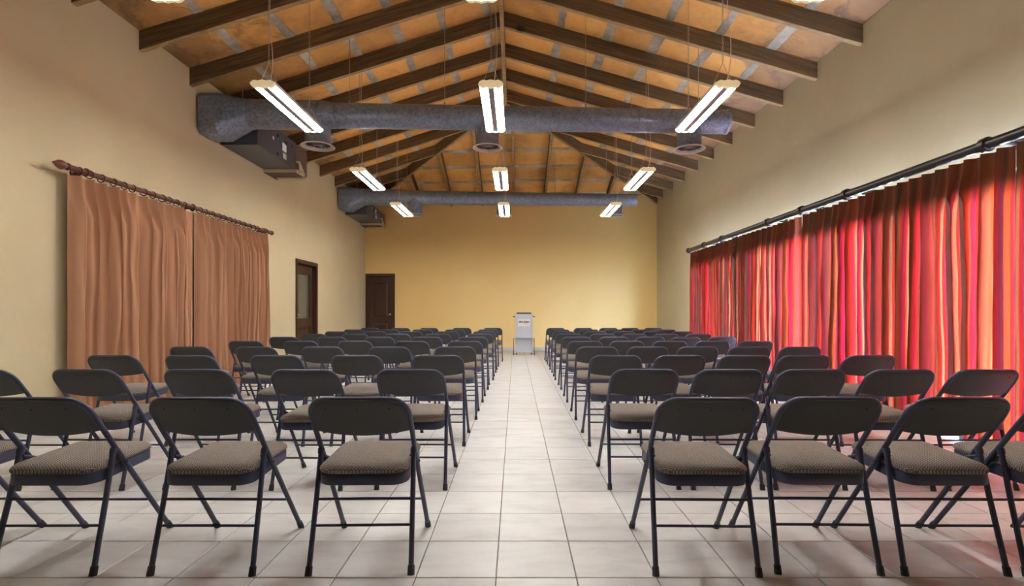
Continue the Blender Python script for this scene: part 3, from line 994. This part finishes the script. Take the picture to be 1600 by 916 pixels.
# ================================================================== AIR DUCTS
def make_duct(y, zl, zr, radii, lab, vents):
    r = thing('air_duct', lab, 'duct', (0, y, 0), 0, 'galvanised air ducts')
    x0, x1 = -3.74, 3.03
    ax = lambda x: zl + (zr - zl)*(x - x0)/(x1 - x0)
    # square box at the wall, tapering to round
    n = 24
    b = MB()
    def sq(x, hw, hh, zc):
        out = []
        for k in range(n):
            a = 2*PI*(k + .5)/n
            c, s = math.cos(a), math.sin(a)
            m = max(abs(c), abs(s))
            out.append((x, -.11 + hw*c/m, zc + hh*s/m))
        return out
    rl = radii[0]
    ringsq = [sq(XL + .03, .235, .275, zl - .095), sq(-4.05, .235, .275, zl - .095)]
    rnd = [(x0, rl*math.cos(2*PI*(k + .5)/n), zl + rl*math.sin(2*PI*(k + .5)/n)) for k in range(n)]
    for R in ringsq + [rnd]: b.v += R
    for i in range(2):
        for k in range(n):
            l = (k + 1) % n
            b.f.append((i*n + k, i*n + l, (i + 1)*n + l, (i + 1)*n + k))
    b.f.append(tuple(range(n)))
    fix_normals(b.build('plenum_box', 'duct', r, 30))
    # round sections
    secs = radii[1]
    for i in range(len(secs) - 1):
        (xa, ra), (xb, rb) = secs[i], secs[i + 1]
        m = MB().tube([(xa, 0, ax(xa)), (xb - .004, 0, ax(xb))], [ra, rb], 28)
        m.build('duct_section', 'duct', r, 30)
        m = MB()
        m.torus((xa + .01, 0, ax(xa)), (1, 0, 0), ra, .007, 28, 6); m.torus((xa + .055, 0, ax(xa)), (1, 0, 0), ra + (rb - ra)*.055/(xb - xa), .005, 28, 6)
        m.build('seam_bead', 'duct', r, 60)
    xe, re = secs[-1]
    MB().tube([(xe - .005, 0, ax(xe)), (xe + .03, 0, ax(xe)), (xe + .032, 0, ax(xe))], [re + .006, re + .006, re - .02], 28).build('end_cap', 'duct', r, 30)
    # drops with round louvred diffusers
    for vx, zv, R in vents:
        rr = R*0.74
        g = MB().tube([(vx, 0, ax(vx) - .05), (vx, 0, zv + .03)], rr, 24, False).build('drop_collar', 'duct', r, 40)
        d = thing_part('round_vent', r, (vx, 0, zv))
        MB().tube([(0, 0, .03), (0, 0, .012), (0, 0, 0), (0, 0, -.001)], [rr*.98, R*.94, R, R*.84], 28, False).build('vent_flange', 'white_paint', d, 50)
        MB().tube([(0, 0, .055), (0, 0, .057)], [rr, .001], 24, False).build('vent_throat', 'dark', d, 0)
        for q in range(4):
            ro = R*(.80 - .17*q)
            MB().tube([(0, 0, -.003 - .003*q), (0, 0, .010 - .003*q)], [ro, ro*.93], 24, False).build('louvre_ring', 'white_paint', d, 60)
    # strap hangers
    for hx2 in (-2.35, .0 - 1.0, 1.0, 2.6):
        zt = z_roof(hx2, y) + RD
        m = MB().tube([(hx2, 0, ax(hx2) + secs[-1][1] - .005), (hx2, 0, zt)], .004, 5)
        m.box(hx2 - .012, hx2 + .012, -.012, .012, ax(hx2) + secs[-1][1] - .01, ax(hx2) + secs[-1][1] + .045)
        m.build('hanger_rod', 'chain', r, 60)
    return r
def thing_part(name, parent, loc):
    o = bpy.data.objects.new(name, None); C.objects.link(o); o.parent = parent; o.location = loc
    return o
make_duct(7.15, 3.91, 3.80, (.20, [(-3.74, .20), (-2.75, .20), (-2.52, .172), (-1.05, .170), (.35, .168), (1.72, .166), (2.98, .165)]),
          'long galvanised air duct nearer the camera, crossing above the third row of lamps',
          [(-2.80, 3.45, .235), (-.39, 3.43, .215), (2.47, 3.41, .225)])
make_duct(12.55, 3.97, 3.89, (.20, [(-3.74, .20), (-2.9, .20), (-2.45, .172), (-1.2, .165), (.3, .160), (1.7, .155), (2.98, .152)]),
          'long galvanised air duct farther from the camera, in front of the lectern wall',
          [(-2.49, 3.52, .235), (-.29, 3.50, .225), (2.49, 3.50, .225)])

# ---- fan coil units on the door-side wall
def make_unit(y, lab, z0=3.55, z1=4.0):
    r = thing('fan_coil_unit', lab, 'air conditioner', (XL, y, 0), 0, 'fan coil units under the ducts')
    w, L = 0.555, 1.27
    m = MB()
    m.box(0.01, w, 0, L, z0, z1)
    m.build('casing', 'unit', r, 0)
    MB().box(0.008, w + .004, L, L + .46, z0 - .06, z1 - .02).build('filter_box', 'rust', r, 0)
    t = MB().box(0.02, w + .03, L - .02, L + .30, z0 - .055, z0 - .004)
    t.box(0.10, w + .05, L + .28, L + .44, z0 - .085, z0 - .05)
    t.build('drip_tray', 'tray', r, 0)
    for yy, zz, s in ((.62, z1 - .10, .03), (.90, z1 - .13, .03), (1.12, z1 - .10, .03), (.62, z0 + .06, .03)):
        MB().lathe((w, yy, zz), (1, 0, 0), [(0, s), (.006, s), (.007, s*.6)], 12).build('bolt_cap', 'dark', r, 40)
    MB().box(w, w + .002, .78, .92, z0 + .17, z0 + .30).build('sticker', 'sticker', r, 0)
    MB().box(w, w + .002, .80, .92, z0 + .05, z0 + .14).build('sticker', 'sticker', r, 0)
    MB().box(w, w + .002, .45, .50, z0 + .24, z0 + .29).build('sticker', 'sticker', r, 0)
    p = MB().tube([(w + .0, L + .02, z0 + .13), (w + .05, L + .03, z0 + .13), (w + .055, L + .05, z0 + .04), (w + .055, L + .07, z0 - .05)], .022, 10)
    p.tube([(w + .04, L + .10, z0 + .10), (w + .06, L + .22, z0 - .04)], .016, 8)
    p.build('drain_pipe', 'tray', r, 50)
    m = MB()
    for yy in (.1, L - .1):
        m.tube([(.28, yy, z1 - .01), (.28, yy, z_left(XL + .28) + .02 + (RD if 0 else 0.2))], .005, 6)
    m.build('hanger_rod', 'chain', r, 50)
    return r
make_unit(7.365, 'dark grey fan coil box with stickers under the nearer duct, on the brown-curtain wall')
make_unit(12.765, 'dark grey fan coil box in the corner over the closed wooden door', 3.58, 3.93)

# ================================================================== DRAPES
def drape(name, mat, xw, out, y0, y1, ztop, zbot, pitch, amp, seed, lab, cat, group, full=1.9, lean=0.0, nper=22, zstep=26, pinch=5.0, flare=0.0, loose=0.0, tuck=False):
    W = y1 - y0
    nf = max(2, round(W/pitch))
    rnd = random.Random(seed)
    am = [rnd.uniform(.55, 1.25) for _ in range(nf + 2)]
    ph = [rnd.uniform(-.30, .30) for _ in range(nf + 2)]
    nu = nf*nper
    def fn(u, v):
        z = ztop + (zbot - ztop)*v
        t = u*nf
        k = int(min(t, nf - 1e-6)); fr = t - k
        a = am[k]*(1 - fr) + am[k + 1]*fr
        p = ph[k]*(1 - fr) + ph[k + 1]*fr
        d = min(1.0, (v*abs(zbot - ztop))/0.40)
        sm = d*d*(3 - 2*d)
        ew = min(1.0, u*nf, (1 - u)*nf)
        th = 2*PI*t + ew*p*sm*2.2 + ew*1.1*sm*noise.noise((seed*1.7, t*.35, z*.45))
        kk = pinch*(1 - sm) + 1.0*sm
        pr = abs(math.sin(th/2))**0.75 if sm > 0 else abs(math.sin(th/2))
        pr = (0.5 - 0.5*math.cos(th))*(1 - sm) + sm*(((0.5 - 0.5*math.cos(th))**1.35 if not tuck else 0.42*(0.5 - 0.5*math.cos(th)) + 0.58*(1 - math.exp(-(abs((th/(2*PI) + .5) % 1.0 - .5)/0.085)**2))) + 0.08*math.sin(2*th + 9*p)*ew)
        pr = max(pr, 0.0)
        fl = 1.0
        if loose and u > 1 - loose: fl = max(0.12, 1 - (u - 1 + loose)/loose*2.2)
        x = amp*(0.75 + .25*sm)*a*fl*(pr**kk) + ew*(amp*.30*sm*noise.noise((seed, t*1.4, z*.8)) + amp*.15*noise.noise((seed + 5, t*3.1, z*2.2)))
        x = max(x, -.02)
        side = 0.35*pitch*sm*math.sin(th)*0.5*a*min(1, u*nf, (1 - u)*nf)
        if loose and u > 1 - loose: side -= 0.03*v*((u - 1 + loose)/loose)*(1 - 0.75*v)
        y = y0 + W*u + side + lean*v*(0.5 - u)*W + 0.05*flare*v
        return (xw + out*x, y, z)
    uvf = lambda u, v: (u*W*full + seed*0.37, (1 - v)*(ztop - zbot))
    o = MB().grid(fn, nu, zstep, uvf).build(name, mat, None, 75)
    tag(o, lab, cat, group)
    return o
# brown pinch-pleated pair on the door-side wall
bx = XL + .085
drape('curtain', 'brown_cloth', bx, 1, 4.76, 6.62, 2.405, 0.015, .142, .135, 3, 'brown pinch-pleated curtain half nearer the camera, with a loose inner edge', 'curtain', 'brown curtains', loose=0.15, tuck=True)
drape('curtain', 'brown_cloth', bx, 1, 6.64, 8.52, 2.405, 0.015, .135, .135, 8, 'brown pinch-pleated curtain half nearer the wooden doors', 'curtain', 'brown curtains', tuck=True)
r = thing('curtain_rod', 'reddish-brown wooden curtain rod with rings above the brown curtains', 'curtain rod', (XL + .125, 0, 2.465))
MB().tube([(0, 4.72, 0), (0, 8.62, 0)], .027, 14).build('rod', 'rod_wood', r, 60)
MB().lathe((0, 4.74, 0), (0, -1, 0), [(0, .024), (.01, .034), (.03, .034), (.04, .022), (.06, .036), (.09, .044), (.12, .036), (.15, .016), (.165, .012), (.175, .002)], 16).build('finial', 'rod_wood', r, 50)
MB().lathe((0, 8.60, 0), (0, 1, 0), [(0, .024), (.01, .034), (.03, .034), (.04, .022), (.055, .034), (.08, .040), (.105, .030), (.12, .004)], 16).build('finial', 'rod_wood', r, 50)
for y in (4.92, 6.55, 8.45):
    m = MB().tube([(-.124, y, -.012), (0, y, -.012)], .016, 10)
    m.torus((0, y, 0), (0, 1, 0), .033, .010, 14, 6)
    m.lathe((-.125, y, -.012), (1, 0, 0), [(0, .040), (.015, .040), (.02, .02)], 14)
    m.build('wall_bracket', 'rod_wood', r, 50)
ringm = MB().torus((0, 0, -.010), (0, 1, 0), .039, .0058, 18, 6)
ring_me = ringm.mesh('ring', 60); ring_me.materials.append(M['ring'])
ys = [4.83 + .142*k for k in range(13)] + [6.70 + .137*k for k in range(14)]
for y in ys:
    o = bpy.data.objects.new('ring', ring_me); C.objects.link(o); o.parent = r
    o.location = (0, y + random.uniform(-.02, .02), 0); o.rotation_euler = (random.uniform(-.1, .1), 0, random.uniform(-.25, .25))
# striped translucent drapes on the window wall
rx = XR - .23
DR = [(2.10, 3.87, 'striped red curtain panel nearest the camera, cut by the picture edge'),
      (3.872, 5.078, 'striped red curtain panel behind the outermost chairs of the second and third rows'),
      (5.08, 6.69, 'striped red curtain panel between the dark fold and the pale slit'),
      (6.765, 8.418, 'striped red curtain panel just past the pale slit towards the lectern wall'),
      (8.42, 10.98, 'striped red curtain panel nearest the lectern wall')]
for k, (a, b, lab) in enumerate(DR):
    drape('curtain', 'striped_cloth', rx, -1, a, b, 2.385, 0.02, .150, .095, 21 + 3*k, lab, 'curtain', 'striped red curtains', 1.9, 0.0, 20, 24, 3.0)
r = thing('curtain_rod', 'thick black curtain rod above the striped red curtains', 'curtain rod', (XR - .275, 0, 2.452))
MB().tube([(0, 1.9, 0), (0, 11.02, 0)], .042, 16).build('rod', 'rod_black', r, 60)
MB().lathe((0, 11.00, 0), (0, 1, 0), [(0, .044), (.015, .055), (.045, .062), (.075, .055), (.095, .034), (.10, .004)], 16).build('finial', 'rod_black', r, 50)
for y in (4.07, 5.78, 6.69, 7.58, 9.27, 10.15):
    m = MB().lathe((0, y - .03, 0), (0, 1, 0), [(0, .044), (.006, .060), (.054, .060), (.06, .044)], 18)
    m.tube([(0, y, .01), (.273, y, .01)], .016, 10)
    m.lathe((.274, y, .01), (-1, 0, 0), [(0, .045), (.014, .045), (.02, .02)], 14)
    m.build('wall_bracket', 'rod_black', r, 50)

# ================================================================== LECTERN
def make_lectern():
    r = thing('lectern', 'silver lectern with a don juan plaque at the end of the aisle', 'lectern', (.225, 12.98, 0))
    H = 1.065
    MB().box(-.185, .185, -.012, .004, .06, H).build('front_panel', 'lectern', r, 0)
    for s in (-1, 1):
        MB().box(s*.205 - .018, s*.205 + .018, -.02, .03, .045, H + .01).build('upright', 'alu', r, 0)
        MB().box(s*.21 - .012, s*.21 + .012, -.01, .36, .03, .06).build('base_rail', 'alu', r, 0)
        MB().tube([(s*.225, .0, .985), (s*.285, .0, .985)], .011, 8).build('side_handle', 'dark', r, 50)
        MB().box(s*.262 - .008, s*.262 + .008, -.08, -.06, .05, .425).build('shelf_leg', 'dark', r, 0)
        for yy in (.01, .33):
            w = MB().lathe((s*.20 - .014, yy, .028), (1, 0, 0), [(0, .022), (.003, .028), (.025, .028), (.028, .022)], 14)
            w.build('caster', 'rubber', r, 40)
        w = MB().lathe((s*.262 - .012, -.07, .026), (1, 0, 0), [(0, .02), (.003, .026), (.021, .026), (.024, .02)], 14)
        w.build('caster', 'rubber', r, 40)
    MB().box(-.275, .275, -.10, .02, .425, .445).build('shelf', 'alu', r, 0)
    # sloping reading desk
    m = MB().prism([(-.19, -.02, H - .02), (.19, -.02, H - .02), (.19, .36, H - .13), (-.19, .36, H - .13)],
                   [(-.19, -.02, H), (.19, -.02, H), (.19, .36, H - .11), (-.19, .36, H - .11)])
    m.build('reading_desk', 'lectern', r, 0)
    MB().box(-.185, .185, -.024, -.002, H - .005, H + .025).build('book_stop', 'dark', r, 0)
    pl = MB()
    x0, x1, z0, z1, rc = -.155, .155, .735, .925, .02
    loop = []
    for cx, cz, a0 in ((x1 - rc, z1 - rc, 0), (x0 + rc, z1 - rc, PI/2), (x0 + rc, z0 + rc, PI), (x1 - rc, z0 + rc, 1.5*PI)):
        for k in range(5):
            a = a0 + PI/2*k/4
            loop.append((cx + rc*math.cos(a), cz + rc*math.sin(a)))
    pl.prism([(x, -.012, z) for x, z in loop], [(x, -.018, z) for x, z in loop])
    plq = fix_normals(pl.build('plaque', 'plaque', r, 30))
    plq['label'] = 'cream plaque lettered don juan'
    cu = bpy.data.curves.new('lettering', 'FONT')
    cu.body = 'don juan'; cu.size = .085; cu.align_x = 'CENTER'; cu.extrude = .0012; cu.offset = .0022
    cu.space_character = 0.92
    to = bpy.data.objects.new('lettering_source', cu)
    C.objects.link(to)
    dg = bpy.context.evaluated_depsgraph_get()
    me = bpy.data.meshes.new_from_object(to.evaluated_get(dg))
    bpy.data.objects.remove(to)
    me.materials.clear(); me.materials.append(M['ink'])
    lo = bpy.data.objects.new('lettering', me); C.objects.link(lo); lo.parent = plq
    lo.location = (0, -.0195, .828); lo.rotation_euler = (PI/2, 0, 0)
    MB().box(-.045, .135, -.0195, -.0175, .798, .803).build('small_print', 'grey_ink', plq, 0)
    MB().box(.03, .135, -.0195, -.0175, .783, .787).build('small_print', 'grey_ink', plq, 0)
    return r
make_lectern()
